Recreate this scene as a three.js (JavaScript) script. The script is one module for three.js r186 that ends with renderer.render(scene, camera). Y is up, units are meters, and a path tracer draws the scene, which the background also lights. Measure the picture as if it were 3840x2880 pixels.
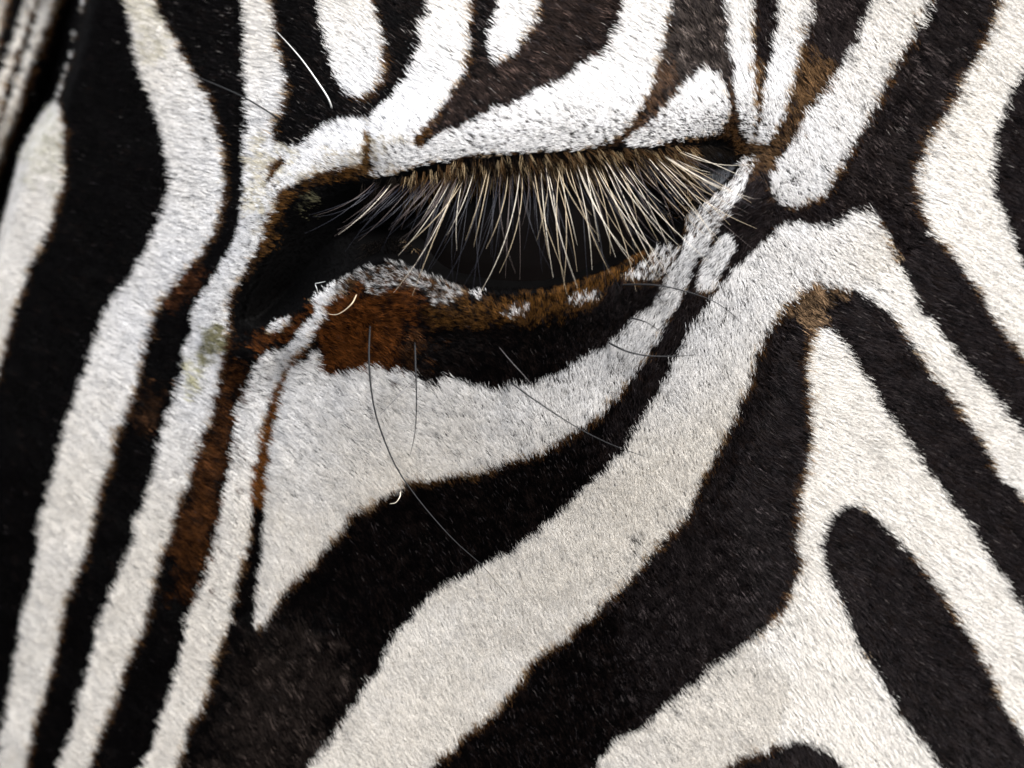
import * as THREE from 'three';

// ---------------------------------------------------------------- camera, sky, sun, exposure
const MM = 0.001;
const PXMM = 40;                       // photograph pixels per millimetre on the plane z = 0
const CAM = 350;                       // camera distance from that plane, mm
const scene = new THREE.Scene();
const camera = new THREE.PerspectiveCamera(2 * Math.atan(36 / CAM) * 180 / Math.PI, 4 / 3, 0.02, 20);
camera.position.set(0, 0, CAM * MM);
camera.lookAt(0, 0, 0);
camera.focus = (CAM - 5) * MM;
camera.userData.fStop = 17;
scene.add(camera);

const renderer = new THREE.WebGLRenderer({ antialias: true });
renderer.setSize(1024, 768);
renderer.toneMapping = THREE.LinearToneMapping;
renderer.toneMappingExposure = 3.9;
renderer.shadowMap.enabled = true;

{ // an overcast sky: bright cloud overhead, dimmer towards the horizon
  const w = 64, h = 32, d = new Float32Array(w * h * 4);
  for (let j = 0; j < h; j++) {
    const e = Math.sin(((j + 0.5) / h - 0.5) * Math.PI);
    const l = e > 0 ? 0.20 + 0.56 * e : 0.20 * Math.exp(e * 2.2);
    for (let i = 0; i < w; i++) d.set([l * 0.95, l * 0.985, l * 1.06, 1], (j * w + i) * 4);
  }
  const sky = new THREE.DataTexture(d, w, h, THREE.RGBAFormat, THREE.FloatType);
  sky.mapping = THREE.EquirectangularReflectionMapping;
  sky.magFilter = THREE.LinearFilter; sky.minFilter = THREE.LinearFilter;
  sky.needsUpdate = true;
  scene.background = sky; scene.environment = sky;
  scene.environmentIntensity = 1; scene.backgroundIntensity = 1;
}
const sun = new THREE.DirectionalLight(new THREE.Color(1, 0.97, 0.93), 1.5);
sun.position.set(0.58, 0.50, 0.65).multiplyScalar(2);
sun.castShadow = true; sun.shadow.radius = 22;
sun.shadow.mapSize.set(2048, 2048);
Object.assign(sun.shadow.camera, { left: -0.25, right: 0.25, top: 0.25, bottom: -0.25, near: 0.2, far: 4 });
scene.add(sun, sun.target);

// ---------------------------------------------------------------- helpers
function rng(seed) { let s = seed >>> 0; return () => { s = (s + 0x6D2B79F5) | 0; let t = Math.imul(s ^ (s >>> 15), 1 | s); t = (t + Math.imul(t ^ (t >>> 7), 61 | t)) ^ t; return ((t ^ (t >>> 14)) >>> 0) / 4294967296; }; }
const R = rng(4711);
const gauss = () => (R() + R() + R() + R() - 2) * 1.2;
const hash = (i, j) => { let n = Math.imul(i, 374761393) + Math.imul(j, 668265263); n = Math.imul(n ^ (n >>> 13), 1274126177); return ((n ^ (n >>> 16)) >>> 0) / 4294967296; };
function noise(x, y) { const i = Math.floor(x), j = Math.floor(y), a = x - i, b = y - j, u = a * a * (3 - 2 * a), v = b * b * (3 - 2 * b); return (hash(i, j) * (1 - u) + hash(i + 1, j) * u) * (1 - v) + (hash(i, j + 1) * (1 - u) + hash(i + 1, j + 1) * u) * v; }
const fbm = (x, y) => noise(x, y) * 0.55 + noise(x * 2.1 + 7, y * 2.1 + 3) * 0.3 + noise(x * 4.3 + 1, y * 4.3 + 9) * 0.15;
const clamp = (x, a, b) => Math.min(b, Math.max(a, x));
const smooth = (a, b, x) => { const t = clamp((x - a) / (b - a), 0, 1); return t * t * (3 - 2 * t); };
function catmull(pts, n = 3, closed = true) {
  const out = [], m = pts.length;
  const P = i => closed ? pts[(i + m) % m] : pts[clamp(i, 0, m - 1)];
  for (let i = 0; i < (closed ? m : m - 1); i++) for (let k = 0; k < n; k++) {
    const t = k / n, a = P(i - 1), b = P(i), c = P(i + 1), d = P(i + 2), T = 0.35;
    const len = Math.hypot(...b.map((v, q) => c[q] - v)), T0 = Math.min(T, 0.7 * len / (Math.hypot(...a.map((v, q) => c[q] - v)) + 1e-9)), T1 = Math.min(T, 0.7 * len / (Math.hypot(...b.map((v, q) => d[q] - v)) + 1e-9));
    const o = b.map((_, q) => { const m0 = (c[q] - a[q]) * T0, m1 = (d[q] - b[q]) * T1; return (2 * t ** 3 - 3 * t * t + 1) * b[q] + (t ** 3 - 2 * t * t + t) * m0 + (-2 * t ** 3 + 3 * t * t) * c[q] + (t ** 3 - t * t) * m1; });
    out.push(o);
  }
  if (!closed) out.push(pts[m - 1]);
  return out;
}
const segd = (x, y, a, b) => { const dx = b[0] - a[0], dy = b[1] - a[1], t = clamp(((x - a[0]) * dx + (y - a[1]) * dy) / (dx * dx + dy * dy + 1e-9), 0, 1); return Math.hypot(x - a[0] - t * dx, y - a[1] - t * dy); };
function inside(p, x, y) { let c = false; for (let i = 0, j = p.length - 1; i < p.length; j = i++) { const a = p[i], b = p[j]; if ((a[1] > y) !== (b[1] > y) && x < (b[0] - a[0]) * (y - a[1]) / (b[1] - a[1]) + a[0]) c = !c; } return c; }
const atZ = (px, py, z) => [(px - 1920) / PXMM * (1 - z / CAM), (1440 - py) / PXMM * (1 - z / CAM)];
// outlines measured on the photograph in square tiles of 960 pixels: [column, row, x, y, x, y ...] in 1/1.728 pixels
const trace = (...parts) => { const o = []; for (const [c, r, ...q] of parts) for (let i = 0; i < q.length; i += 2) o.push([c * 960 + q[i] / 1.728, r * 960 + q[i + 1] / 1.728]); return o; };

// ---------------------------------------------------------------- shape of the head: height in mm over the side of the face
const opening = catmull([[1050, 860], [1130, 775], [1250, 715], [1400, 672], [1480, 658], [1600, 628], [1740, 602], [2000, 578], [2257, 560], [2450, 548], [2604, 540], [2740, 540], [2800, 590], [2740, 690], [2640, 770], [2560, 860], [2420, 960], [2250, 1050], [2050, 1105], [1850, 1105], [1700, 1080], [1570, 1035], [1450, 985], [1340, 1025], [1230, 1090], [1100, 1180], [960, 1230], [890, 1190], [950, 1050]].map(p => atZ(p[0], p[1], 8)), 2);
const ridge = [[1000, -4500], [400, -500], [322, 0], [272, 200], [205, 385], [120, 470], [60, 560], [20, 680], [-40, 880], [-90, 1050], [-300, 1500], [-1600, 5500]].map(p => atZ(p[0], p[1], -12));
const crease = [[1370, 480], [1400, 570], [1395, 640]].map(p => atZ(p[0], p[1], 6));
const trough = [[1080, 1300], [1010, 1560], [975, 1850], [950, 2300]].map(p => atZ(p[0], p[1], -2));
const corner = [[2790, 560], [2700, 800], [2590, 1060], [2420, 1330], [2240, 1500]].map(p => atZ(p[0], p[1], 2));
const polyd = (l, x, y) => { let d = 1e9; for (let i = 0; i < l.length - 1; i++) d = Math.min(d, segd(x, y, l[i], l[i + 1])); return d; };
function openDist(x, y) { // positive inside the eye opening
  if (x < -56 || x > 52 || y < -24 || y > 48) return -26;
  let d = 1e9; const m = opening.length;
  for (let i = 0; i < m; i++) d = Math.min(d, segd(x, y, opening[i], opening[(i + 1) % m]));
  return inside(opening, x, y) ? d : -Math.min(d, 26);
}
const ZMID = -85, AX = [-0.6, -0.8];
const outlineR = (x, y) => { const a = (x - 10) * AX[0] + (y - 10) * AX[1], b = -(x - 10) * AX[1] + (y - 10) * AX[0]; return Math.hypot(a / (a > 0 ? 260 : 190), b / (112 - 0.12 * a)); };
const upperEdge = (x, y, d) => smooth(-1.5, 3.5, y - (12.5 + 0.12 * x));
function height(x, y) {
  const bx = clamp(x, -62, 62);
  let z = -0.0062 * Math.max(0, -1 - bx) ** 2 - 0.0018 * Math.max(0, bx - 14) ** 2 - 0.0012 * Math.max(-62, Math.min(0, y)) ** 2;
  const c = Math.cos(0.17), s = Math.sin(0.17), ex = x * c + (y - 15) * s, ey = -x * s + (y - 15) * c;
  z += 10 * Math.exp(-Math.pow((ex / (ex < 0 ? 23 : 27)) ** 2 + (ey / (ey < 0 ? 27 : 19)) ** 2, 1.25));
  // steep side of the forehead
  let rx = 1e9, k = 0;
  for (let i = 0; i < ridge.length - 1; i++) { const d = segd(x, y, ridge[i], ridge[i + 1]); if (d < rx) { rx = d; k = i; } }
  const a = ridge[k], b = ridge[k + 1], side = Math.sign((b[0] - a[0]) * (y - a[1]) - (b[1] - a[1]) * (x - a[0]));
  const t = side < 0 ? rx : -rx;                      // > 0 on the forehead side beyond the ridge
  z -= 8 * smooth(-2.2, 2.4, t);
  if (bx < -40) z += 0.0062 * ((bx + 1) ** 2 - 39 ** 2) * smooth(0, 4, t);   // the forehead levels out beyond the edge
  // eye opening and lids
  const d = openDist(x, y);
  if (d > -16) {
    const up = upperEdge(x, y), med = smooth(-11, -17, x);
    if (d > 0) z -= (11 * (1 - med) + 5.5 * med) * (1 - Math.exp(-Math.pow(d / (1.7 + 1.9 * up + 1.5 * med), 1 + 0.5 * up * (1 - med))));
    z += up * (1 - med) * 1.9 * Math.exp(-(((d + 3) / 3) ** 2)) + (1 - up) * (1 - med) * 0.6 * Math.exp(-(((d + 2) / 1.8) ** 2)) + med * 0.8 * Math.exp(-(((d + 2.5) / 2) ** 2));
  }
  z -= 0.5 * Math.exp(-((polyd(crease, x, y) / 1.0) ** 2)) + 0.7 * Math.exp(-((polyd(trough, x, y) / 1.5) ** 2)) + 0.25 * Math.exp(-((polyd(corner, x, y) / 1.6) ** 2));
  z -= 2.5 * Math.exp(-(((x - 22.5) / 4) ** 2 + ((y - 21) / 4) ** 2));
  z += (fbm(x / 9 + 20, y / 9 + 20) - 0.5) * 0.9;
  const r = Math.min(1, outlineR(x, y));
  return ZMID + (z - ZMID) * Math.sqrt(Math.max(0, 1 - r ** 4));
}
// sampled once on a fine grid
const X0 = -100, Y0 = -80, HS = 0.2, NX = 1001, NY = 801;
const HG = new Float32Array(NX * NY), DG = new Float32Array(NX * NY);
for (let j = 0; j < NY; j++) for (let i = 0; i < NX; i++) { HG[j * NX + i] = height(X0 + i * HS, Y0 + j * HS); DG[j * NX + i] = openDist(X0 + i * HS, Y0 + j * HS); }
function bil(G, x, y) { const u = clamp((x - X0) / HS, 0, NX - 1.001), v = clamp((y - Y0) / HS, 0, NY - 1.001), i = u | 0, j = v | 0, a = u - i, b = v - j, q = j * NX + i; return (G[q] * (1 - a) + G[q + 1] * a) * (1 - b) + (G[q + NX] * (1 - a) + G[q + NX + 1] * a) * b; }
const hz = (x, y) => x > X0 && x < -X0 && y > Y0 && y < -Y0 ? bil(HG, x, y) : height(x, y);
function onSurface(px, py) { // where the line of sight of a photograph pixel meets the face
  const kx = (px - 1920) / PXMM / CAM, ky = (1440 - py) / PXMM / CAM;
  let z = 20, pz = 20;
  for (; z > -75; z -= 0.4) { if (hz(kx * (CAM - z), ky * (CAM - z)) >= z) break; pz = z; }
  let lo = z, hi = pz;
  for (let k = 0; k < 12; k++) { const m = (lo + hi) / 2; if (hz(kx * (CAM - m), ky * (CAM - m)) >= m) lo = m; else hi = m; }
  return [kx * (CAM - lo), ky * (CAM - lo), lo];
}

// ---------------------------------------------------------------- pattern of the coat
const white = [
  ['pale tapering stripe along the dark forehead', trace([0, 0, 385, 655, 410, 690, 420, 770, 440, 860, 432, 1000, 437, 1120, 430, 1220, 395, 1300, 360, 1440, 320, 1530, 270, 1640], [0, 1, 210, 80, 180, 210, 140, 290, 95, 420, 65, 520, 40, 640, 10, 750, -80, 1000, -200, 600], [0, 0, 0, 1600, 20, 1530, 40, 1430, 70, 1350, 100, 1220, 125, 1140, 155, 1000, 215, 880, 265, 790, 325, 700])],
  ['broad pale stripe beyond the forehead edge', trace([0, 0, -100, -100, 62, -100, 50, 30, 20, 200, 0, 260, -100, 500])],
  ['thin pale stripe beyond the forehead edge', trace([0, 0, 190, -50, 260, -50, 255, 20, 205, 120, 160, 270, 100, 420, 50, 600, 0, 740, -80, 900, -80, 800, 0, 560, 50, 430, 110, 250, 160, 120])],
  ['second thin pale stripe beyond the forehead edge', trace([0, 0, 310, -50, 385, -50, 365, 40, 310, 180, 260, 330, 190, 500, 110, 690, 30, 870, 0, 950, -80, 1150, -80, 1020, 0, 830, 80, 660, 150, 470, 215, 280, 260, 130])],
  ['long pale stripe bulging towards the inner corner of the eye', trace([0, 0, 835, -60, 850, 100, 885, 240, 905, 400, 960, 540, 1010, 700, 1060, 820, 1085, 960, 1115, 1130, 1105, 1280, 1070, 1360, 1020, 1520, 960, 1650], [0, 1, 930, 20, 870, 140, 800, 220, 740, 310, 690, 390, 655, 510, 625, 580, 590, 720, 530, 850, 510, 960, 460, 1050, 425, 1190, 395, 1340, 360, 1430, 335, 1560, 300, 1659], [0, 2, 290, 0, 280, 180, 250, 380, 210, 560, 165, 700, 145, 880, 110, 1010, 85, 1220, 30, 1450, 15, 1600, -10, 1760, 180, 1760, 200, 1600, 260, 1340, 330, 1120, 385, 900, 420, 750, 450, 590, 520, 400, 590, 240, 620, 110, 645, 0], [0, 1, 650, 1600, 700, 1440, 750, 1330, 755, 1220, 800, 1120, 850, 990, 890, 880, 930, 740, 950, 600, 1000, 490, 1010, 400, 1060, 290, 1140, 200, 1210, 100, 1290, 10], [0, 0, 1320, 1630, 1380, 1540, 1440, 1380, 1460, 1270, 1470, 1130, 1460, 970, 1420, 850, 1390, 700, 1340, 600, 1270, 480, 1210, 390, 1160, 290, 1110, 210, 1050, 110, 1020, 0, 1010, -60])],
  ['branching white band over the upper eyelid', trace([0, 0, 1595, -60, 1600, 140, 1600, 330, 1605, 520, 1610, 700, 1605, 880, 1590, 1050, 1585, 1250, 1560, 1420, 1520, 1550, 1470, 1650], [0, 1, 1440, 30, 1370, 160, 1300, 250, 1250, 350, 1245, 480, 1195, 640, 1185, 820, 1120, 1000, 1060, 1180, 1030, 1370, 985, 1500, 940, 1650], [0, 2, 890, 70, 880, 180, 820, 340, 740, 540, 690, 690, 645, 780, 620, 940, 575, 1090, 520, 1300, 480, 1460, 430, 1570, 410, 1659, 390, 1760, 590, 1760, 610, 1640, 680, 1430, 780, 1210, 830, 1030, 910, 860, 970, 690, 1010, 530, 1040, 400, 1070, 260, 1140, 140, 1175, 0], [0, 1, 1170, 1620, 1240, 1500, 1260, 1390, 1315, 1250, 1340, 1130, 1395, 1030, 1420, 900, 1445, 740, 1455, 620, 1475, 480, 1475, 310, 1510, 220, 1580, 120, 1640, 0], [1, 0, 40, 1560, 75, 1450, 130, 1340, 150, 1250, 200, 1210, 300, 1175, 400, 1120, 500, 1090, 620, 1075, 700, 1080, 800, 1140, 870, 1125, 950, 1090, 1100, 1055, 1230, 1030, 1400, 1000, 1659, 985], [2, 0, 150, 980, 350, 965, 500, 950, 640, 910, 690, 880, 730, 830, 800, 750, 860, 650, 910, 570, 930, 470, 970, 370, 1000, 270, 1010, 180, 1040, 60, 1050, -60, 750, -60, 710, 60, 690, 180, 640, 290, 600, 340, 530, 400, 430, 460, 350, 520, 240, 570, 140, 600, 80, 650, 0, 680], [1, 0, 1560, 710, 1430, 770, 1300, 830, 1220, 850, 1170, 870, 1130, 900, 1080, 935, 1040, 945, 1020, 900, 1120, 800, 1200, 700, 1280, 600, 1340, 510, 1375, 420, 1390, 300, 1385, 170, 1400, 60, 1390, -60, 1130, -60, 1120, 60, 1070, 200, 1060, 320, 1010, 450, 950, 540, 910, 620, 830, 680, 760, 750, 700, 780, 640, 770, 560, 770, 480, 800, 400, 840, 330, 900, 280, 950, 200, 945, 120, 910, 110, 870, 130, 800, 190, 690, 205, 620, 200, 500, 180, 400, 150, 300, 130, 150, 105, 0, 100, -60])],
  ['rounded white tongue above the eyelid band', trace([1, 0, 420, -60, 430, 80, 435, 180, 470, 270, 490, 380, 520, 480, 550, 570, 600, 620, 680, 645, 740, 620, 800, 560, 840, 480, 840, 340, 825, 200, 790, 110, 750, 0, 745, -60])],
  ['small white tongue between two branches of the eyelid band', trace([1, 0, 1590, -60, 1570, 80, 1520, 200, 1510, 300, 1520, 390, 1560, 420, 1600, 405], [2, 0, 0, 385, 60, 320, 110, 240, 170, 150, 190, 20, 195, -60])],
  ['white lobe over the outer end of the eyelid', trace([2, 0, 730, 905, 760, 870, 850, 810, 930, 750, 980, 680, 1050, 640, 1060, 600, 1130, 540, 1200, 480, 1270, 460, 1330, 490, 1375, 560, 1400, 650, 1400, 740, 1370, 800, 1320, 850, 1200, 885, 1050, 905, 950, 930, 830, 945, 720, 940])],
  ['thin straight pale stripe running down to the outer corner of the eye', trace([2, 0, 1385, -60, 1390, 100, 1400, 300, 1425, 450, 1440, 600, 1450, 720, 1480, 850, 1530, 920, 1565, 900, 1580, 800, 1575, 650, 1570, 500, 1560, 300, 1565, 100, 1560, -60])],
  ['slanting thin pale stripe running down to the outer corner of the eye', trace([3, 0, 90, -60, 60, 150, 40, 300, 10, 450], [2, 0, 1640, 540, 1620, 650, 1600, 780, 1585, 870, 1580, 930, 1620, 935, 1659, 930], [3, 0, 20, 900, 80, 800, 130, 680, 170, 550, 210, 400, 240, 250, 290, 100, 320, -60])],
  ['slanting pale stripe with a rounded end behind the eye', trace([3, 0, 700, -60, 650, 100, 600, 220, 550, 330, 500, 420, 450, 500, 390, 590, 300, 690, 220, 800, 150, 920, 80, 1010, 20, 1110, 10, 1190, 40, 1280, 90, 1330, 150, 1350, 220, 1320, 300, 1300, 360, 1280, 400, 1210, 470, 1110, 540, 980, 610, 860, 680, 740, 750, 620, 790, 520, 850, 420, 930, 290, 960, 170, 1010, 80, 1050, -60])],
  ['white stripe with a sharp bend towards the eye', trace([3, 0, 1490, -60, 1450, 100, 1390, 250, 1330, 380, 1220, 530, 1180, 640, 1120, 760, 1020, 880, 960, 1040, 935, 1180, 960, 1320, 1010, 1450, 1100, 1560, 1180, 1659], [3, 1, 1200, 20, 1280, 140, 1350, 240, 1440, 400, 1520, 510, 1600, 600, 1659, 680, 1760, 800, 1760, 150, 1659, 60], [3, 0, 1560, 1560, 1500, 1420, 1440, 1250, 1425, 1100, 1440, 920, 1460, 790, 1510, 680, 1530, 600, 1600, 480, 1650, 400, 1760, 250, 1760, -60])],
  ['broad white band sweeping under the eye and over the dark arch', trace([1, 2, 350, 1700, 400, 1600, 480, 1500, 560, 1400, 640, 1270, 700, 1170, 740, 1110, 800, 1060, 850, 930, 900, 810, 950, 760, 1020, 690, 1080, 600, 1130, 550, 1220, 490, 1300, 450, 1400, 400, 1500, 350, 1580, 290, 1640, 270], [2, 2, 0, 270, 60, 200, 150, 150, 250, 60, 310, 10], [2, 1, 330, 1640, 400, 1570, 480, 1480, 600, 1390, 650, 1330, 730, 1270, 760, 1180, 830, 1080, 900, 960, 960, 850, 1000, 800, 1030, 700, 1080, 620, 1130, 500, 1200, 400, 1270, 320, 1320, 250, 1380, 170, 1420, 90, 1500, 30, 1540, -10], [2, 0, 1600, 1590], [3, 0, 20, 1520, 90, 1470, 180, 1450, 280, 1470, 400, 1480, 480, 1440, 550, 1385, 620, 1365, 680, 1385, 720, 1440, 760, 1500, 800, 1600, 820, 1659], [3, 1, 830, 10, 870, 130, 920, 250, 960, 340, 1050, 440, 1130, 540, 1200, 640, 1300, 740, 1370, 830, 1450, 920, 1540, 1040, 1620, 1130, 1760, 1280, 1760, 1740, 1659, 1610, 1560, 1480, 1480, 1430, 1420, 1300, 1350, 1180, 1270, 1080, 1200, 950, 1100, 830, 1030, 750, 980, 650, 900, 550, 850, 460, 780, 370, 690, 300, 620, 250, 540, 235, 430, 215, 330, 190, 270, 220, 200, 280, 120, 330, 50, 420, 20, 470], [2, 1, 1650, 500, 1630, 560, 1580, 650, 1560, 760, 1530, 860, 1470, 960, 1450, 1040, 1400, 1130, 1350, 1220, 1310, 1320, 1240, 1430, 1190, 1560, 1150, 1659], [2, 2, 1070, 110, 980, 190, 880, 310, 790, 420, 700, 510, 620, 570, 560, 640, 510, 690, 420, 740, 370, 830, 290, 870, 200, 920, 110, 1010, 60, 1090, 0, 1180], [1, 2, 1560, 1300, 1480, 1370, 1380, 1430, 1300, 1530, 1230, 1590, 1180, 1600, 1180, 1700])],
  ['forked white cheek band under the dark arch', trace([3, 1, 300, 460, 380, 470, 430, 520, 490, 580, 530, 660, 580, 740, 640, 830, 680, 920, 740, 1010, 800, 1090, 860, 1170, 930, 1270, 1000, 1380, 1080, 1480, 1150, 1570, 1220, 1659], [3, 2, 1230, 20, 1290, 90, 1340, 170, 1400, 260, 1450, 350, 1510, 430, 1560, 510, 1620, 610, 1659, 680, 1760, 850, 1760, 1560, 1659, 1440, 1560, 1330, 1480, 1200, 1430, 1060, 1350, 930, 1310, 830, 1230, 740, 1180, 620, 1110, 530, 1040, 430, 960, 330, 920, 260, 840, 190, 770, 110, 700, 30], [3, 1, 650, 1650, 600, 1620, 530, 1590, 470, 1610, 400, 1650], [3, 2, 380, 30, 345, 110, 335, 200, 350, 330, 400, 450, 440, 540, 490, 650, 550, 800, 620, 930, 700, 1060, 760, 1170, 830, 1290, 920, 1410, 1010, 1500, 1060, 1600, 1120, 1659, 1160, 1720, 500, 1720, 480, 1640, 420, 1570, 330, 1500, 230, 1470, 150, 1475, 60, 1500, 0, 1550], [2, 2, 1540, 1580, 1470, 1600, 1410, 1650, 1370, 1720, 570, 1720, 580, 1600, 640, 1520, 680, 1480, 790, 1430, 880, 1380, 950, 1300, 1000, 1250, 1080, 1190, 1180, 1120, 1240, 1080, 1300, 1010, 1400, 960, 1470, 890, 1560, 830, 1640, 750], [3, 2, 60, 670, 110, 590, 150, 500, 190, 400, 210, 290, 180, 210, 180, 110, 205, 0], [3, 1, 195, 1600, 200, 1520, 240, 1380, 265, 1200, 265, 1030, 265, 900, 250, 800, 235, 700, 250, 600, 275, 520])],
  ['wide white triangle under the brown lower lid', trace([1, 2, 10, 760, 5, 700, 15, 600, 40, 450, 65, 300, 70, 150, 68, 0], [1, 1, 75, 1600, 100, 1400, 110, 1250, 140, 1120, 170, 1000, 190, 860, 220, 740, 260, 690, 330, 670, 370, 610, 420, 590, 425, 650, 430, 720, 480, 760, 560, 765, 640, 735, 740, 720, 850, 730, 960, 750, 1050, 780, 1130, 830, 1200, 800, 1280, 800, 1380, 825, 1480, 850, 1560, 870, 1620, 850], [2, 1, 0, 830, 60, 840, 140, 840, 200, 810, 290, 770, 370, 730, 420, 690, 500, 640, 590, 590, 640, 540, 700, 500, 760, 420, 830, 360, 900, 320, 930, 250, 970, 180, 1000, 110, 1020, 60], [2, 0, 1110, 1600, 1130, 1480, 1150, 1380, 1250, 1310, 1330, 1240, 1390, 1180, 1440, 1080, 1500, 1020, 1560, 1000, 1590, 1030, 1570, 1100, 1530, 1170, 1500, 1260, 1440, 1330, 1380, 1400, 1330, 1480, 1280, 1560, 1240, 1659], [2, 1, 1190, 20, 1150, 120, 1110, 230, 1080, 300, 1050, 350, 990, 410, 960, 490, 900, 600, 860, 660, 800, 750, 740, 830, 690, 910, 620, 950, 580, 1030, 490, 1080, 420, 1140, 330, 1180, 230, 1250, 150, 1290, 60, 1310, 0, 1330], [1, 1, 1600, 1350, 1500, 1390, 1400, 1420, 1280, 1420, 1150, 1460, 1030, 1460, 960, 1510, 900, 1540, 800, 1590, 740, 1640], [1, 2, 620, 20, 590, 120, 500, 200, 430, 280, 380, 360, 300, 420, 240, 480, 180, 570, 130, 640, 90, 720, 40, 780])],
  ['narrow white stripe running down from the lower lid beside the tear line', trace([1, 1, 340, 260, 400, 210, 480, 150, 560, 110, 650, 75, 760, 60, 850, 30, 950, 40, 1020, 80, 1100, 120, 1180, 150, 1280, 190, 1350, 220, 1330, 260, 1280, 290, 1200, 320, 1140, 310, 1100, 240, 1020, 200, 940, 190, 870, 220, 800, 250, 730, 240, 700, 200, 680, 160, 610, 160, 580, 230, 500, 280, 460, 330, 460, 380, 410, 450, 360, 520, 330, 590, 260, 640, 210, 720, 180, 790, 130, 880, 100, 980, 70, 1080, 50, 1200, 20, 1350, 0, 1440], [0, 2, 1640, 0, 1630, 100, 1600, 280, 1560, 400, 1530, 530, 1510, 680, 1470, 820, 1420, 930, 1390, 1080, 1340, 1250, 1290, 1330, 1230, 1400, 1220, 1500, 1190, 1600, 1150, 1720, 930, 1720, 960, 1610, 1010, 1520, 1040, 1400, 1090, 1260, 1150, 1100, 1180, 960, 1210, 800, 1250, 650, 1310, 540, 1350, 420, 1390, 280, 1420, 130, 1450, 40], [0, 1, 1465, 1600, 1490, 1450, 1510, 1350, 1520, 1200, 1540, 1050, 1580, 920, 1620, 790, 1650, 700], [1, 1, 30, 650, 80, 610, 160, 600, 220, 570, 280, 480, 340, 420, 380, 370, 370, 310])],
  ['white patch in the dark inner corner of the eye', trace([1, 1, 70, 470, 90, 430, 140, 395, 200, 385, 230, 410, 200, 450, 150, 480, 90, 500])],
  ['tiny white fleck on the lower lid', trace([1, 1, 1385, 240, 1430, 215, 1480, 235, 1470, 275, 1400, 275])],
  ['small white fleck on the lower lid', trace([2, 1, 0, 300, 60, 290, 110, 310, 100, 360, 40, 390, -40, 390, -70, 350])],
  ['slanting white fleck on the lower lid', trace([2, 1, 340, 290, 400, 250, 480, 210, 550, 200, 580, 240, 540, 280, 450, 300, 370, 310])],
  ['pale patch on the outer part of the lower lid', trace([2, 1, 720, 130, 760, 80, 830, 50, 900, 10], [2, 0, 880, 1650, 950, 1600, 1050, 1590, 1100, 1600], [2, 1, 1010, 40, 980, 100, 930, 150, 860, 150, 800, 140, 750, 160])],
  ['separate pale patch below the outer corner of the eye', trace([2, 0, 1370, 1500, 1330, 1550, 1280, 1620], [2, 1, 1250, 0, 1220, 60, 1190, 160, 1190, 210, 1250, 235, 1310, 210, 1340, 140, 1380, 60, 1400, 0], [2, 0, 1420, 1640, 1440, 1590, 1410, 1520])],
];
// pale hairs that stand along the forehead edge
for (const [x, y] of [[560, 15], [545, 65], [500, 235], [480, 355], [455, 440], [435, 505], [415, 575], [400, 615]]) white.push([null, trace([0, 0, x - 14, y, x, y - 20, x + 14, y, x, y + 20])]);
const dark = [ // dark notches inside the white bands
  trace([1, 0, 200, 1030, 150, 1040, 95, 1080, 80, 1150, 65, 1190, 100, 1160, 150, 1100]),
  trace([1, 0, 715, 850, 745, 880, 750, 960, 745, 1010, 765, 1090, 720, 1120, 670, 1080, 680, 1020, 700, 930]),
];
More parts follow.
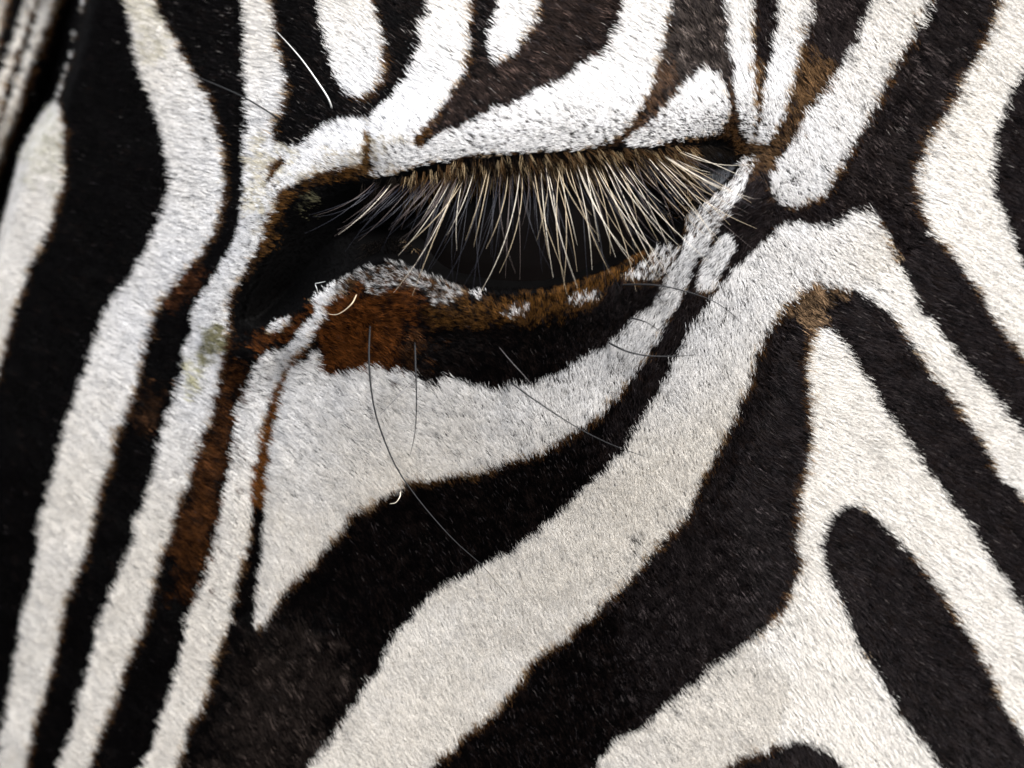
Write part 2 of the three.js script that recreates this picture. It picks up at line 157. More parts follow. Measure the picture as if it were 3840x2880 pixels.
// brown dye: [outline, feather in mm, linear colour, strength]
const RUST = [0.115, 0.036, 0.008], UMBER = [0.062, 0.026, 0.010], TAN = [0.34, 0.20, 0.09], GOLD = [0.42, 0.27, 0.12], OCHRE = [0.105, 0.047, 0.012];
const brown = [
  [trace([1, 1, 470, 330, 600, 230, 680, 170, 720, 260, 800, 260, 900, 215, 1000, 210, 1060, 290, 1000, 420, 960, 520, 940, 640, 940, 740, 850, 730, 640, 735, 480, 760, 430, 720, 420, 600, 370, 560, 460, 380]), 0.9, RUST, 0.85],
  [trace([1, 1, 900, 230, 1080, 290, 1150, 420, 1130, 600, 1060, 770, 900, 740]), 2.2, UMBER, 0.5],
  [trace([1, 1, 1040, 260, 1110, 310, 1200, 330, 1300, 300, 1659, 270], [2, 1, 150, 240, 330, 180, 480, 140, 700, 50, 800, -20, 880, 0, 730, 140, 600, 190, 560, 300, 380, 330, 240, 420, 60, 420], [1, 1, 1500, 440, 1300, 450, 1100, 480]), 0.7, OCHRE, 0.75],
  [trace([0, 1, 1460, 640, 1500, 700, 1620, 760, 1560, 950, 1520, 1150, 1500, 1400, 1460, 1659], [0, 2, 1440, 100, 1380, 300, 1330, 450, 1280, 560, 1180, 560, 1200, 400, 1130, 200, 1180, 0], [0, 1, 1240, 1500, 1330, 1280, 1400, 1050, 1440, 850]), 1.7, [0.075, 0.027, 0.008], 0.8],
  [trace([1, 1, 340, 560, 270, 690, 225, 740, 195, 860, 165, 1010, 140, 1130, 110, 1300, 85, 1600, -20, 1640, -10, 1450, 45, 1200, 95, 980, 175, 790, 255, 640]), 0.3, [0.17, 0.062, 0.015], 1],
  [trace([1, 1, -60, 560, 0, 500, 130, 490, 230, 430, 330, 330, 370, 300, 380, 370, 280, 480, 200, 560, 80, 600, 0, 650]), 0.8, RUST, 0.6],
  [trace([3, 0, 0, 930, 120, 720, 200, 480, 260, 330, 420, 480, 300, 690, 150, 920, 20, 1110, -20, 1130], [2, 0, 1600, 1110, 1540, 1090, 1540, 940, 1600, 930]), 1.0, [0.125, 0.071, 0.034], 0.9],
  [trace([2, 0, 1565, 420, 1620, 420, 1620, 600, 1600, 800, 1580, 940, 1565, 800]), 0.35, [0.2, 0.12, 0.06], 0.6],
  [trace([2, 0, 1350, 830, 1420, 770, 1450, 720, 1480, 850, 1540, 930, 1540, 1010, 1470, 1000, 1400, 920]), 0.7, [0.10, 0.05, 0.02], 1],
  [trace([3, 1, 110, 330, 250, 220, 330, 180, 430, 210, 470, 260, 390, 330, 380, 430, 290, 460, 220, 400]), 1.0, [0.22, 0.14, 0.08], 0.75],
  [trace([1, 0, 60, 1420, 110, 1340, 160, 1270, 300, 1190, 420, 1130, 680, 1080, 640, 1130, 420, 1190, 260, 1260, 170, 1380, 110, 1560, 20, 1640]), 0.6, OCHRE, 0.8],
  [trace([1, 0, 700, 860, 750, 880, 760, 1090, 720, 1140, 660, 1100, 690, 960]), 0.4, [0.13, 0.07, 0.025], 1],
  [trace([1, 0, 1000, 890, 1080, 840, 1130, 860, 1040, 950]), 0.6, OCHRE, 0.9],
  [trace([1, 0, 60, 1150, 90, 1060, 170, 1020, 210, 1040, 120, 1150, 70, 1220]), 0.5, OCHRE, 0.7],
  [trace([2, 0, 680, 900, 760, 780, 860, 660, 940, 500, 1000, 420, 1060, 560, 980, 680, 860, 800, 740, 890]), 1.0, [0.13, 0.075, 0.045], 0.7],
  [trace([0, 1, 1090, 260, 1200, 130, 1300, 60, 1300, 200, 1150, 330]), 1.2, [0.05, 0.018, 0.007], 0.8],
  [trace([0, 1, 960, 900, 1080, 900, 1060, 1100, 900, 1100]), 1.5, [0.04, 0.018, 0.008], 0.6],
  [trace([1, 0, 260, 1240, 370, 1230, 395, 1360, 320, 1410, 265, 1380]), 0.8, [0.13, 0.12, 0.07], 0.45],
  [trace([2, 0, 1040, -150, 1010, 200, 940, 470, 860, 680, 760, 800, 800, 830, 960, 720, 1060, 590, 1190, 470, 1300, 450, 1400, 560, 1410, 700, 1450, 700, 1430, 450, 1390, 100, 1390, -150]), 0.8, [0.060, 0.048, 0.042], 0.75],
  [trace([2, 0, 180, -150, 160, 150, 20, 390], [1, 0, 1500, 420, 1300, 600, 1080, 900, 1300, 820], [2, 0, 0, 660, 300, 540, 560, 370, 680, 180, 720, -150]), 1.2, [0.026, 0.017, 0.014], 0.75],
  [trace([3, 0, 320, -150, 250, 280, 190, 520, 420, 520, 560, 300, 690, -150]), 1.2, [0.030, 0.023, 0.022], 0.75],
  [trace([3, 0, 1050, -150, 850, 420, 480, 1110, 380, 1290, 600, 1350, 900, 1400, 940, 1080, 1200, 540, 1480, -150]), 2.0, [0.022, 0.017, 0.016], 0.6],
  [trace([2, 2, 1659, 0, 1100, 200, 700, 600, 900, 1200, 1659, 700]), 4.0, [0.020, 0.016, 0.016], 0.7],  // brownish black cheek, its sheen put into the hair colour
  [trace([1, 2, -20, 850, 350, 820, 560, 1000, 600, 1200, 350, 1600, 300, 1900, -350, 1900, -180, 1350]), 2.5, [0.027, 0.020, 0.017], 0.75],
];
const olive = trace([0, 1, 1350, 440, 1430, 450, 1455, 520, 1420, 600, 1340, 660, 1260, 700, 1220, 680, 1250, 590, 1310, 540]);
const olive2 = trace([0, 1, 1220, 620, 1330, 640, 1340, 780, 1250, 880, 1200, 850]);
const bareSkin = trace([2, 0, 1150, 1060, 1280, 1000, 1420, 1010, 1450, 1060, 1380, 1170, 1320, 1230, 1230, 1190]);

// outlines are carried on past the frame, laid on the face and drawn into a map of the face in millimetres
function onwards(p) {
  const out = q => q[0] < 0 || q[0] > 3840 || q[1] < 0 || q[1] > 2880, m = p.length;
  return p.map((q, i) => {
    if (!out(q)) return q;
    for (const s of [-1, 1]) { const a = p[(i + s + m) % m], b = p[(i + 2 * s + m) % m]; if (!out(a)) { const dx = q[0] - b[0], dy = q[1] - b[1], l = Math.hypot(dx, dy) || 1; return [q[0] + dx / l * 2000, q[1] + dy / l * 2000]; } }
    return [1920 + (q[0] - 1920) * 2.2, 1440 + (q[1] - 1440) * 2.4];
  });
}
const laid = p => catmull(onwards(p), 3).map(q => onSurface(q[0], q[1]));
const CS = 0.1, CX = 2001, CY = 1601;
function fill(G, poly, v) {
  let y0 = 1e9, y1 = -1e9; for (const q of poly) { y0 = Math.min(y0, q[1]); y1 = Math.max(y1, q[1]); }
  for (let j = Math.max(0, Math.floor((y0 - Y0) / CS)); j <= Math.min(CY - 1, Math.ceil((y1 - Y0) / CS)); j++) {
    const y = Y0 + j * CS + 1e-5, xs = [];
    for (let i = 0, k = poly.length - 1; i < poly.length; k = i++) { const a = poly[i], b = poly[k]; if ((a[1] > y) !== (b[1] > y)) xs.push((b[0] - a[0]) * (y - a[1]) / (b[1] - a[1]) + a[0]); }
    xs.sort((a, b) => a - b);
    for (let s = 0; s + 1 < xs.length; s += 2) for (let i = Math.max(0, Math.ceil((xs[s] - X0) / CS)); i <= Math.min(CX - 1, Math.floor((xs[s + 1] - X0) / CS)); i++) G[j * CX + i] = v;
  }
}
const LAB = new Uint8Array(CX * CY);
white.forEach(([, p], i) => fill(LAB, laid(p), i + 1));
dark.forEach(p => fill(LAB, laid(p), 0));
for (let k = 0; k < 8; k++) { const x = -100 - 230 * k; fill(LAB, [[x + 525, -1500], [x + 630, -1500], [x + 110, 0], [x - 520, 1800], [x - 630, 1800], [x, 0]].map(q => onSurface(q[0], q[1])), 0); }   // the stripes go on over the forehead
const cell = (G, x, y) => G[clamp(Math.round((y - Y0) / CS), 0, CY - 1) * CX + clamp(Math.round((x - X0) / CS), 0, CX - 1)];
const dyes = brown.map(([p, f, c, k]) => ({ poly: laid(p), f, c, k })).map(o => { const xs = o.poly.map(q => q[0]), ys = o.poly.map(q => q[1]); return { ...o, box: [Math.min(...xs) - o.f * 2, Math.min(...ys) - o.f * 2, Math.max(...xs) + o.f * 2, Math.max(...ys) + o.f * 2] }; });
function dyeAt(x, y, u) { // which brown, if any, a hair rooted here has; u decides in the ragged edge
  for (const o of dyes) {
    if (x < o.box[0] || x > o.box[2] || y < o.box[1] || y > o.box[3]) continue;
    let d = 1e9; const p = o.poly; for (let i = 0; i < p.length; i++) d = Math.min(d, segd(x, y, p[i], p[(i + 1) % p.length]));
    if (!inside(p, x, y)) d = -d;
    if (u < o.k * smooth(-o.f, o.f, d + (fbm(x * 1.1, y * 1.1) - 0.5) * o.f * 2)) return o.c;
  }
  return null;
}
const dusty = [[920, 530], [1060, 560], [1110, 600], [1010, 690], [960, 820], [905, 800], [910, 650]], dusty2 = [[200, 380], [260, 480], [250, 700], [140, 720], [90, 620], [150, 500]], dusty3 = [[480, -200], [600, -200], [650, 160], [640, 230], [560, 260], [510, 180]];
const dusty4 = [[1130, 640], [1250, 560], [1380, 495], [1480, 475], [1470, 560], [1400, 620], [1250, 650], [1130, 720], [1060, 860], [990, 930], [1000, 780]];  // dusty beige lid band, with crease shade put into its hair colour
const stainsAndShade = [[dusty4, 0.4, [0.54, 0.48, 0.38]], [olive, 0.85, [0.25, 0.23, 0.12]], [olive2, 0.6, [0.52, 0.49, 0.31]], [dusty, 0.6, [0.66, 0.60, 0.47]], [dusty2, 0.5, [0.66, 0.63, 0.51]], [dusty3, 0.55, [0.66, 0.61, 0.49]]].map(([p, k, c]) => [laid(p), k, c]), skinPatch = laid(bareSkin);

// lie of the hair: [pixel x, pixel y, direction of the tips in degrees]
const lie = [[100, 900, 160], [500, 500, 160], [650, 1000, 155], [480, 1300, 147], [250, 2200, 130], [700, 2300, 125], [600, 1700, 140], [900, 300, 165], [880, 700, 165], [60, 200, 150],
  [1350, 300, 145], [1650, 200, 150], [1700, 450, 152], [1450, 560, 132], [1200, 640, 140], [1640, 600, 168], [1900, 540, 172], [2100, 450, 168], [2400, 380, 165], [2050, 250, 160], [2300, 150, 165], [2650, 420, 155], [2500, 520, 168], [2780, 200, 130],
  [3050, 150, 140], [3000, 600, 140], [3200, 250, 140], [3600, 700, -30], [3650, 300, -35], [3500, 1100, -25], [3000, 1000, 140], [3250, 900, 150], [3400, 1200, -30], [3700, 1500, -20], [3150, 1400, -15], [3080, 1600, -20], [3000, 1850, -30], [3300, 2000, -35], [3600, 2300, -30], [3050, 2400, -52], [3100, 2750, -57], [2800, 2600, 123], [2600, 2800, 122],
  [2700, 1300, 108], [2600, 1600, 110], [2300, 1900, 105], [2000, 2200, 105], [1600, 2500, 110], [2500, 2150, 122], [2200, 2500, 113], [1200, 2600, 115], [1300, 2200, 110], [1500, 1700, 118], [1300, 1500, 120], [1900, 1600, 112], [2200, 1500, 105], [2420, 1250, 75], [2600, 900, 65], [2700, 780, 50], [1500, 1080, 162], [1250, 1100, 130], [1800, 1150, 140], [2100, 1150, 100], [2300, 1080, 85], [1350, 1300, 125], [1000, 1400, 140], [950, 1000, 150], [1100, 650, 150], [880, 1200, 150]]
  .map(([px, py, a]) => { const q = onSurface(px, py), t = a * Math.PI / 180; return [q[0], q[1], Math.cos(2 * t), Math.sin(2 * t), Math.cos(t), Math.sin(t)]; });
function lieAt(x, y) {
  let c = 0, s = 0, vx = 0, vy = 0, W = 0;
  for (const l of lie) { const d2 = (x - l[0]) ** 2 + (y - l[1]) ** 2 + 2, w = 1 / (d2 * d2); W += w; c += w * l[2]; s += w * l[3]; vx += w * l[4]; vy += w * l[5]; }
  const t = Math.atan2(s, c) / 2, k = (Math.cos(t) * vx + Math.sin(t) * vy) / W;   // k near 0: hairs part here and point either way
  return R() < smooth(-0.8, 0.8, k) ? t : t + Math.PI;
}

// ---------------------------------------------------------------- the zebra
const zebra = new THREE.Group(); zebra.name = 'zebra'; scene.add(zebra);
zebra.userData = { label: 'black and white striped zebra head seen close up at its long lashed eye', category: 'zebra' };
const add = (mesh, name, label, parent = zebra) => { mesh.name = name; mesh.castShadow = mesh.receiveShadow = true; if (label) mesh.userData.label = label; parent.add(mesh); return mesh; };

// skin: one closed surface, fine where the face is seen
{
  const axis = (lim, out) => { const a = []; for (let t = 0; t <= lim; t += 0.25) a.push(t); let st = 0.3; while (a[a.length - 1] < out) { a.push(a[a.length - 1] + st); st *= 1.16; } return [...a.slice(1).reverse().map(t => -t), ...a]; };
  const xs = axis(57, 290), ys = axis(45, 290), nx = xs.length, ny = ys.length;
  const pos = [], col = [], idx = [], map = new Int32Array(nx * ny * 2).fill(-1), rr = new Float32Array(nx * ny);
  const at = (i, j) => { let x = xs[i], y = ys[j]; const r = outlineR(x, y); if (r > 1) { x = 10 + (x - 10) / r; y = 10 + (y - 10) / r; } return [x, y, r]; };
  for (let j = 0; j < ny; j++) for (let i = 0; i < nx; i++) rr[j * nx + i] = at(i, j)[2];
  const vert = (i, j, back) => {
    const q = back * nx * ny + j * nx + i; if (map[q] >= 0) return map[q];
    const [x, y, r] = at(i, j);
    if (back && r >= 1) return map[q] = vert(i, j, 0);
    const z = r >= 1 ? ZMID : back ? ZMID - 80 * Math.sqrt(1 - r ** 4) : hz(x, y);
    pos.push(x * MM, y * MM, z * MM);
    const l = cell(LAB, x, y), w = 0.85 + 0.3 * noise(x * 2, y * 2), d = bil(DG, x, y);
    const near = x > X0 && x < -X0 && y > Y0 && y < -Y0;
    const c = near && d > 0 ? (inside(skinPatch, x, y) ? [0.11, 0.115, 0.125] : [0.0014, 0.0012, 0.0012]) : l ? (Math.abs(x) > 90 || Math.abs(y) > 70 ? [0.62, 0.60, 0.57] : [0.045, 0.042, 0.04])   : [0.0014, 0.0012, 0.0012];
    col.push(c[0] * w, c[1] * w, c[2] * w);
    return map[q] = pos.length / 3 - 1;
  };
  for (const back of [0, 1]) { const st = 1;
    for (let j = 0; j < ny - 1; j += st) for (let i = 0; i < nx - 1; i += st) {
      if (Math.min(rr[j * nx + i], rr[j * nx + i + 1], rr[(j + 1) * nx + i], rr[(j + 1) * nx + i + 1]) >= 1) continue;
      if (back && Math.abs(xs[i]) < 57 && Math.abs(ys[j]) < 45) { // the far side needs no fine cells
        if (Math.round((xs[i] + 57) / 0.25) % 12 || Math.round((ys[j] + 45) / 0.25) % 12) continue;
        const I = Math.min(nx - 1, i + 12), J = Math.min(ny - 1, j + 12), a = vert(i, j, 1), b = vert(I, j, 1), c = vert(I, J, 1), d = vert(i, J, 1); idx.push(a, c, b, a, d, c); continue;
      }
      const a = vert(i, j, back), b = vert(i + 1, j, back), c = vert(i + 1, j + 1, back), d = vert(i, j + 1, back);
      if (back) idx.push(a, c, b, a, d, c); else idx.push(a, b, c, a, c, d);
    }
  }
  const g = new THREE.BufferGeometry();
  g.setAttribute('position', new THREE.Float32BufferAttribute(pos, 3));
  g.setAttribute('color', new THREE.Float32BufferAttribute(col, 3));
  g.setIndex(idx); g.computeVertexNormals();
  add(new THREE.Mesh(g, new THREE.MeshPhysicalMaterial({ vertexColors: true, roughness: 0.7, specularIntensity: 0.12 })), 'head', 'dark skinned side of the head');
}

// eyeball
const EYE = [1.5, 15.2, -16.2], ER = 20.5;
const eyeball = new THREE.Mesh(new THREE.SphereGeometry(ER * MM, 96, 64), new THREE.MeshPhysicalMaterial({ color: new THREE.Color(0.004, 0.0032, 0.003), roughness: 0.09, clearcoat: 0, specularIntensity: 0.08 }));
eyeball.position.set(EYE[0] * MM, EYE[1] * MM, EYE[2] * MM);
add(eyeball, 'eyeball', 'glossy black eye half hidden by lashes');
const eyeZ = (x, y) => { const q = ER * ER - (x - EYE[0]) ** 2 - (y - EYE[1]) ** 2; return q > 0 ? EYE[2] + Math.sqrt(q) : -99; };

// a tuft of hairs: grows along +z (away from the skin) and leans along +y
function tuft(seed, n, spread, len, wid, e0, e1) {
  const r = rng(seed), pos = [], nor = [], col = [], idx = [], SEG = 3;
  for (let k = 0; k < n; k++) {
    const a0 = r() * 6.283, rad = spread * Math.sqrt(r()), L = len * (0.7 + 0.5 * r()), w = wid * (0.75 + 0.5 * r()), yaw = (r() - 0.5) * 0.55, b0 = e0 + (r() - 0.5) * 0.4, b1 = e1 + (r() - 0.5) * 0.35, bend = (r() - 0.5) * 0.5, tone = 0.74 + 0.38 * r();
    let p = [Math.cos(a0) * rad, Math.sin(a0) * rad, -0.1];
    const base = pos.length / 3;
    for (let s = 0; s <= SEG; s++) {
      const t = s / SEG, el = b0 + (b1 - b0) * t, yw = yaw + bend * t;
      const dir = [Math.sin(yw) * Math.cos(el), Math.cos(yw) * Math.cos(el), Math.sin(el)], sx = [Math.cos(yw), -Math.sin(yw), 0];
      const nn = [-Math.sin(yw) * Math.sin(el), -Math.cos(yw) * Math.sin(el), Math.cos(el)];
      const hw = w / 2 * (t < 0.45 ? 1 : 1 - (t - 0.45) / 0.55 * 0.86);
      for (const q of [-1, 1]) {
        pos.push((p[0] + sx[0] * hw * q) * MM, (p[1] + sx[1] * hw * q) * MM, p[2] * MM);
        nor.push(...[0, 1, 2].map(m => nn[m] * 0.76 + sx[m] * q * 0.65)); col.push(tone, tone, tone);
      }
      p = p.map((v, m) => v + dir[m] * L / SEG);
      if (s) { const i = base + (s - 1) * 2; idx.push(i, i + 1, i + 3, i, i + 3, i + 2); }
    }
  }
  const g = new THREE.BufferGeometry();
  g.setAttribute('position', new THREE.Float32BufferAttribute(pos, 3)); g.setAttribute('normal', new THREE.Float32BufferAttribute(nor, 3)); g.setAttribute('color', new THREE.Float32BufferAttribute(col, 3)); g.setIndex(idx);
  return g;
}
const tufts = [11, 23, 37].map(s => tuft(s, 10, 0.38, 1.05, 0.052, 0.82, 0.24));
const sparse = [5, 6, 7].map(s => tuft(s, 3, 0.4, 1.8, 0.055, 0.7, 0.1));
const fine = [61, 62, 63].map(s => tuft(s, 5, 0.2, 0.95, 0.048, 0.82, 0.24));
const single = [51, 52, 53].map(s => tuft(s, 1, 0.02, 1.2, 0.06, 0.8, 0.27));
const whiteHair = new THREE.MeshStandardMaterial({ roughness: 0.6, vertexColors: true });
const darkHair = new THREE.MeshPhysicalMaterial({ roughness: 0.36, specularIntensity: 0.07, vertexColors: true });

const bins = new Map();               // part name + stripe -> list of [matrix, colour]
const put = (key, m, c) => { if (!bins.has(key)) bins.set(key, [[], [], []]); bins.get(key)[Math.floor(R() * 3)].push([m, c]); };
const STEP = 0.22;
const vT = new THREE.Vector3(), vN = new THREE.Vector3(), vB = new THREE.Vector3();
for (let gy = -74; gy < 74; gy += STEP) for (let gx = -94; gx < 94; gx += STEP) {
  const outer = Math.abs(gx) > 54 || Math.abs(gy) > 43;              // past the frame: fewer, longer tufts
  if (outer && R() > 0.17) continue;
  const hx0 = (hz(gx + 0.3, gy) - hz(gx - 0.3, gy)) / 0.6, hy0 = (hz(gx, gy + 0.3) - hz(gx, gy - 0.3)) / 0.6;
  const area = Math.min(3.5, Math.sqrt(1 + hx0 * hx0 + hy0 * hy0));
  const near = bil(DG, gx, gy) > -7, count = Math.floor(area * (near ? 2.3 : 1) + R());   // finer, shorter hair close to the eye
  for (let k = 0; k < count; k++) {
    const x = gx + (R() - 0.5) * STEP * 1.2, y = gy + (R() - 0.5) * STEP * 1.2, d = bil(DG, x, y), up = upperEdge(x, y), med = smooth(-11, -17, x);
    let size = outer ? 2.2 : 1, lashBand = false, c;
    if (d > 0) { if (med > 0.5) { if (R() < 0.35) continue; size = 0.5; } else if (up > 0.5 && d < 2.5) { lashBand = true; size = 1.0; if (R() < 0.72) continue; } else if (d > 0.35) continue; }
    if (R() < 0.34 * smooth(-24, -6, d)) continue;          // thinner coat round the eye
    const z = hz(x, y);
    if (d > 0.2 && eyeZ(x, y) > z) continue;
    const hx = (hz(x + 0.25, y) - hz(x - 0.25, y)) / 0.5, hy = (hz(x, y + 0.25) - hz(x, y - 0.25)) / 0.5;
    let a = lieAt(x, y) + gauss() * 0.14 + (fbm(x / 1.6, y / 1.6) - 0.5) * 0.5;
    if (lashBand) a = (-100 + 82 * smooth(-8, 9, x)) * Math.PI / 180 + gauss() * 0.5;
    const ca = Math.cos(a), sa = Math.sin(a), reach = lashBand ? 0 : 0.42, jx = x + ca * reach + gauss() * 0.12, jy = y + sa * reach + gauss() * 0.12;   // the outer half of a hair is what shows
    let l = cell(LAB, jx, jy); if ((l === 17 && d > -3.2 && x > -16 && R() < 0.62) || (l >= 19 && l <= 22 && R() < 0.5) || (l === 16 && x > 16 && y > 13 && R() < 0.22)) l = 0;
    const tipWhite = cell(LAB, jx + ca * 0.55, jy + sa * 0.55) > 0, rootSideDark = !cell(LAB, jx - ca * 0.35, jy - sa * 0.35);
    let key, b = 0.93 + R() * 0.14;
    const dy = d > 0.2 && med < 0.5 ? null : dyeAt(jx, jy, R());
    if (lashBand) { key = 'lid_hair'; c = R() < 0.35 ? [0.13, 0.072, 0.032] : R() < 0.34 ? [0.48, 0.35, 0.20] : [0.015, 0.010, 0.007]; if (x < -10 || x > 17) c = [0.012, 0.009, 0.007]; }
    else if (dy && (!l || R() < 0.35)) { key = 'brown_coat'; c = dy; if (R() < 0.1) c = c.map(v => v * (dy[0] < 0.065 ? 4.5 : 2)); if (R() < 0.38) c = c.map(v => v * 0.25); }  // brightened hairs among the darkest browns are painted glints
    else if (l) {
      key = 'white_stripe ' + l;
      const warm = clamp(0.08 + 0.75 * smooth(-6, -22, d) + (fbm(x / 6 + 3, y / 6 + 8) - 0.5) * 0.5 + R() * 0.3, 0, 1);
      c = [0.875, 0.868 - 0.04 * warm, 0.875 - 0.115 * warm];
      if (l === 17 && d > -3.2 && x > -16) c = [0.50, 0.49, 0.48];
      if (rootSideDark && R() < 0.35) { c = [0.42, 0.30, 0.18]; }
      for (const [p, k, sc] of stainsAndShade) if (R() < k && inside(p, jx + (fbm(jx * 0.9, jy * 0.9) - 0.5) * 5, jy + (fbm(jx * 0.9 + 40, jy * 0.9) - 0.5) * 5)) { c = sc; break; }
      if (R() < 0.045 + 0.13 * smooth(-24, -8, d)) { key = 'dark_fleck'; c = [0.03, 0.028, 0.027]; }  // dark hairs painted in for gaps where skin and shade show
      
    } else {
      key = 'black_coat';
      c = d > -1 ? [0.0012, 0.001, 0.001] : [0.0018, 0.0014, 0.0015]; if (R() < 0.02 + 0.18 * smooth(-30, -8, x) && d < -1) c = [0.012, 0.008, 0.007]; else if (d < -1 && R() < 0.75 * smooth(2, 14, x + 0.25 * y)) c = R() < 0.3 ? [0.028, 0.022, 0.022] : [0.012, 0.0095, 0.010];  // brownish black with sheen put into the colour, stronger to the right
      if (tipWhite && d < 0 && R() < 0.55) { key = 'brown_coat'; c = R() < 0.5 ? [0.10, 0.05, 0.02] : [0.045, 0.022, 0.01]; }
      else if (d < -1 && R() < 0.02 + 0.16 * smooth(-26, 6, x + 0.5 * Math.max(0, y)) * (y > 15 ? 1 : smooth(-5, -14, d))) { key = 'painted_glint'; const u = R() - 0.18 * smooth(17, 24, y); c = u < 0.0 ? [0.30, 0.27, 0.25] : u < 0.3 ? [0.085, 0.072, 0.068] : [0.04, 0.034, 0.036]; }  // pale hairs stand for glints, painted as hair colour
    }
    size *= 1 - 0.3 * smooth(-9, -2, d);
    if (x > 24) size *= 1 + 0.25 * smooth(24, 40, x);
    vN.set(-hx, -hy, 1).normalize();
    vT.set(ca, sa, hx * ca + hy * sa).normalize(); vT.addScaledVector(vN, -vT.dot(vN)).normalize();
    vB.crossVectors(vT, vN);
    const tilt = gauss() * 0.12 + (lashBand ? 0.15 : 0), ct = Math.cos(tilt), st = Math.sin(tilt);
    const yx = vT.clone().multiplyScalar(ct).addScaledVector(vN, st), zx = vN.clone().multiplyScalar(ct).addScaledVector(vT, -st);
    const s = size * (0.85 + R() * 0.35), mir = R() < 0.5 ? -1 : 1;
    const m = new THREE.Matrix4().makeBasis(vB.clone().multiplyScalar(s * mir), yx.multiplyScalar(s), zx.multiplyScalar(s));
    m.setPosition(x * MM, y * MM, z * MM);
    put(key + (near && key !== 'lid_hair' && key !== 'painted_glint' && key !== 'dark_fleck' ? ' f' : ' c'), m, c.map(v => v * b));
  }
}
const tint = new THREE.Color();
let total = 0;
for (const [key, lists] of [...bins].sort((a, b) => (a[0] < b[0] ? -1 : 1))) {
  const parts = key.split(' '), name = parts[0], n = parts[1], fineHair = key.endsWith(' f');
  lists.forEach((list, v) => {
    if (!list.length) return;
    const im = new THREE.InstancedMesh((name === 'lid_hair' ? sparse : name === 'painted_glint' || name === 'dark_fleck' ? single : fineHair ? fine : tufts)[v], name === 'white_stripe' ? whiteHair : darkHair, list.length);
    list.forEach(([m, c], i) => { im.setMatrixAt(i, m); im.setColorAt(i, tint.setRGB(c[0], c[1], c[2])); });
    total += list.length;
    const label = name === 'white_stripe' ? white[n - 1][0] : { black_coat: 'short black hair between the white stripes', brown_coat: 'rusty brown hair edging the stripes', dark_fleck: 'single dark hairs standing for the shaded gaps in the white coat', painted_glint: 'single pale hairs painting glints into the black coat', lid_hair: 'golden brown hair along the lash line' }[name];
    add(im, name, label); im.userData.kind = 'stuff';
  });
}
console.log('tufts', total);

// long single hairs: tapered tubes through points in mm
function strand(pts, r0, r1, SIDES = 5, SEG = 12) {
  const curve = new THREE.CatmullRomCurve3(pts.map(p => new THREE.Vector3(...p).multiplyScalar(MM)));
  const fr = curve.computeFrenetFrames(SEG, false), pos = [], nor = [], idx = [];
  for (let i = 0; i <= SEG; i++) {
    const p = curve.getPointAt(i / SEG), r = (r0 + (r1 - r0) * (i / SEG) ** 1.4) * MM;
    for (let k = 0; k < SIDES; k++) { const a = k / SIDES * 6.2832, n = fr.normals[i].clone().multiplyScalar(Math.cos(a)).addScaledVector(fr.binormals[i], Math.sin(a)); nor.push(n.x, n.y, n.z); pos.push(p.x + n.x * r, p.y + n.y * r, p.z + n.z * r); }
    if (i) for (let k = 0; k < SIDES; k++) { const a = (i - 1) * SIDES + k, b = (i - 1) * SIDES + (k + 1) % SIDES; idx.push(a, b, b + SIDES, a, b + SIDES, a + SIDES); }
  }
  const g = new THREE.BufferGeometry();
  g.setAttribute('position', new THREE.Float32BufferAttribute(pos, 3)); g.setAttribute('normal', new THREE.Float32BufferAttribute(nor, 3)); g.setIndex(idx);
  return g;
}
const strandMat = c => new THREE.MeshStandardMaterial({ color: new THREE.Color(...c), roughness: 0.38 });
const paleLash = strandMat([0.80, 0.71, 0.58]), goldLash = strandMat([0.54, 0.43, 0.29]), darkLash = strandMat([0.011, 0.011, 0.019]), midLash = strandMat([0.10, 0.075, 0.068]);
const whiteStrand = strandMat([0.85, 0.84, 0.80]), blackStrand = new THREE.MeshStandardMaterial({ color: new THREE.Color(0.005, 0.005, 0.006), roughness: 0.7 });

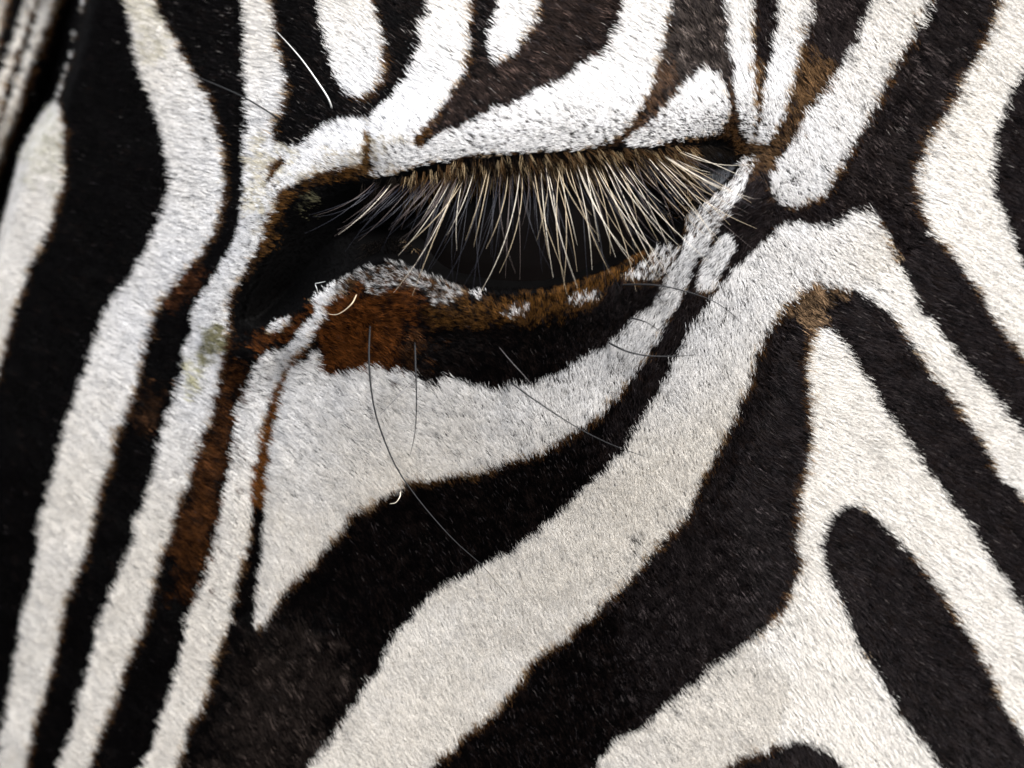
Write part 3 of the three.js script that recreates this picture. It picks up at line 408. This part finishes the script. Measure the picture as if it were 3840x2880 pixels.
// eyelashes: rooted along the edge of the upper lid, out over the eye and down
{
  const edge = catmull([[1400, 690], [1520, 690], [1650, 668], [1740, 650], [1900, 635], [2050, 625], [2200, 618], [2330, 600], [2450, 585], [2560, 575]], 8, false);
  const N = 200;
  for (let i = 0; i < N; i++) {
    const f = clamp(Math.pow((i + R()) / N, 0.8), 0, 0.999), q = f * (edge.length - 1), k = q | 0, t = q - k;
    const px = edge[k][0] + (edge[k + 1][0] - edge[k][0]) * t, py = edge[k][1] + (edge[k + 1][1] - edge[k][1]) * t - 12 + 46 * R() * (0.4 + 0.6 * f);
    const [x, y, z] = onSurface(px, py);
    const ang = (f < 0.3 ? -140 + 25 * f / 0.3 : f < 0.45 ? -115 + 20 * (f - 0.3) / 0.15 : f < 0.8 ? -95 + 38 * (f - 0.45) / 0.35 : -57 + 24 * (f - 0.8) / 0.2) * Math.PI / 180 + gauss() * 0.15;
    const L = (f < 0.25 ? 7 : 10.5) * (0.45 + 0.75 * R()) * (1 - 0.35 * smooth(0.85, 1, f)), out = 3.2 + 2.2 * R(), bend = gauss() * 0.10 + 0.14 * (f - 0.5);
    const pts = [];
    const z0 = Math.max(z, eyeZ(x, y));
    for (let s = 0; s <= 5; s++) {
      const u = s / 5, a = ang + bend * (u - 0.3) * 2.2;
      pts.push([x + Math.cos(a) * L * u, y + Math.sin(a) * L * u, z0 - 0.25 + out * (1 - (1 - u) ** 2) - 1.6 * u * u]);
    }
    const u = R(), light = f > 0.55 ? 0.52 : f > 0.25 ? 0.30 : 0.07;
    const mat = u < light * 0.45 ? paleLash : u < light ? goldLash : u < light + 0.2 ? midLash : darkLash;
    add(new THREE.Mesh(strand(pts, (mat === paleLash || mat === goldLash ? 0.032 : 0.021) + 0.013 * R(), 0.007), mat), 'eyelash', mat === darkLash ? 'dark lash' : null);
  }
}
// long feelers standing off the skin
const feelers = [
  ['long white feeler hair above the eye', whiteStrand, 0.085, trace([1, 0, 492, 702, 470, 640, 400, 530, 300, 390, 215, 290, 138, 208]), 3],
  ['fine dark feeler hair crossing two stripes above the eye', blackStrand, 0.055, trace([1, 0, 155, 772, 0, 675], [0, 0, 1560, 620, 1280, 500, 1130, 450]), 4],
  ['longest black feeler hair under the eye', blackStrand, 0.06, trace([1, 1, 740, 450, 732, 620, 740, 800, 770, 1000, 820, 1160, 900, 1350, 980, 1480, 1110, 1650], [1, 2, 1290, 190, 1480, 360, 1550, 450, 1620, 520]), 8],
  ['straight black feeler hair under the eye', blackStrand, 0.052, trace([1, 1, 1030, 560, 1036, 760, 1040, 900, 1032, 1130, 1000, 1290]), 5],
  ['faint short feeler hair under the eye', strandMat([0.2, 0.19, 0.19]), 0.035, trace([1, 1, 1025, 805, 920, 910, 800, 1032]), 3],
  ['curled golden hair on the lower lid', goldLash, 0.075, trace([1, 1, 652, 250, 620, 310, 570, 355, 520, 380, 460, 374]), 2],
  ['bent white hair at the edge of the lower lid', whiteStrand, 0.05, trace([1, 1, 402, 240, 392, 205, 384, 182, 410, 174, 450, 165]), 2.2],
  ['curled pale hair under the white triangle', paleLash, 0.07, trace([1, 1, 936, 1525, 930, 1565, 905, 1598, 868, 1606]), 2],
  ['long thin feeler hair slanting over the dark cheek stripe', blackStrand, 0.048, trace([1, 1, 1640, 812], [2, 1, 60, 872, 150, 935, 420, 1110, 640, 1220, 890, 1310]), 6],
  ['faint feeler hair beside the slanting one', strandMat([0.1, 0.09, 0.09]), 0.035, trace([1, 1, 1575, 590, 1620, 645], [2, 1, 0, 690, 100, 800, 180, 900, 270, 980]), 3],
  ['curved black feeler hair over the pale band behind the eye', blackStrand, 0.052, trace([2, 1, 720, 185, 860, 184, 960, 192, 1130, 230, 1300, 290, 1420, 370, 1490, 440]), 5],
  ['short black feeler hair on the white strip of the lower lid', blackStrand, 0.048, trace([2, 1, 770, 400, 870, 430, 960, 485]), 3],
  ['sagging black feeler hair on the white strip of the lower lid', blackStrand, 0.06, trace([2, 1, 622, 560, 750, 620, 870, 645, 1050, 650, 1190, 640]), 4],
  ['tiny black hair at the outer lower lid', blackStrand, 0.04, trace([2, 1, 940, 240, 960, 280, 988, 312]), 2],
];
for (const [label, mat, r, px, lift] of feelers) {
  const n = px.length - 1;
  const pts = px.map(([a, b], i) => { const t = i / n, [x, y, z0] = onSurface(a, b), z = Math.max(z0, eyeZ(x, y)) + (0.2 + 1.2 * Math.min(1, t * 4) + lift * 0.35 * Math.sin(Math.min(1, t * 1.3) * 1.57)), k = (CAM - z) / (CAM - z0); return [x * k, y * k, z]; });
  add(new THREE.Mesh(strand(pts, r * (mat === blackStrand ? 1.7 : 1.0), 0.02, 5, 24), mat), 'whisker', label);
}

renderer.render(scene, camera);
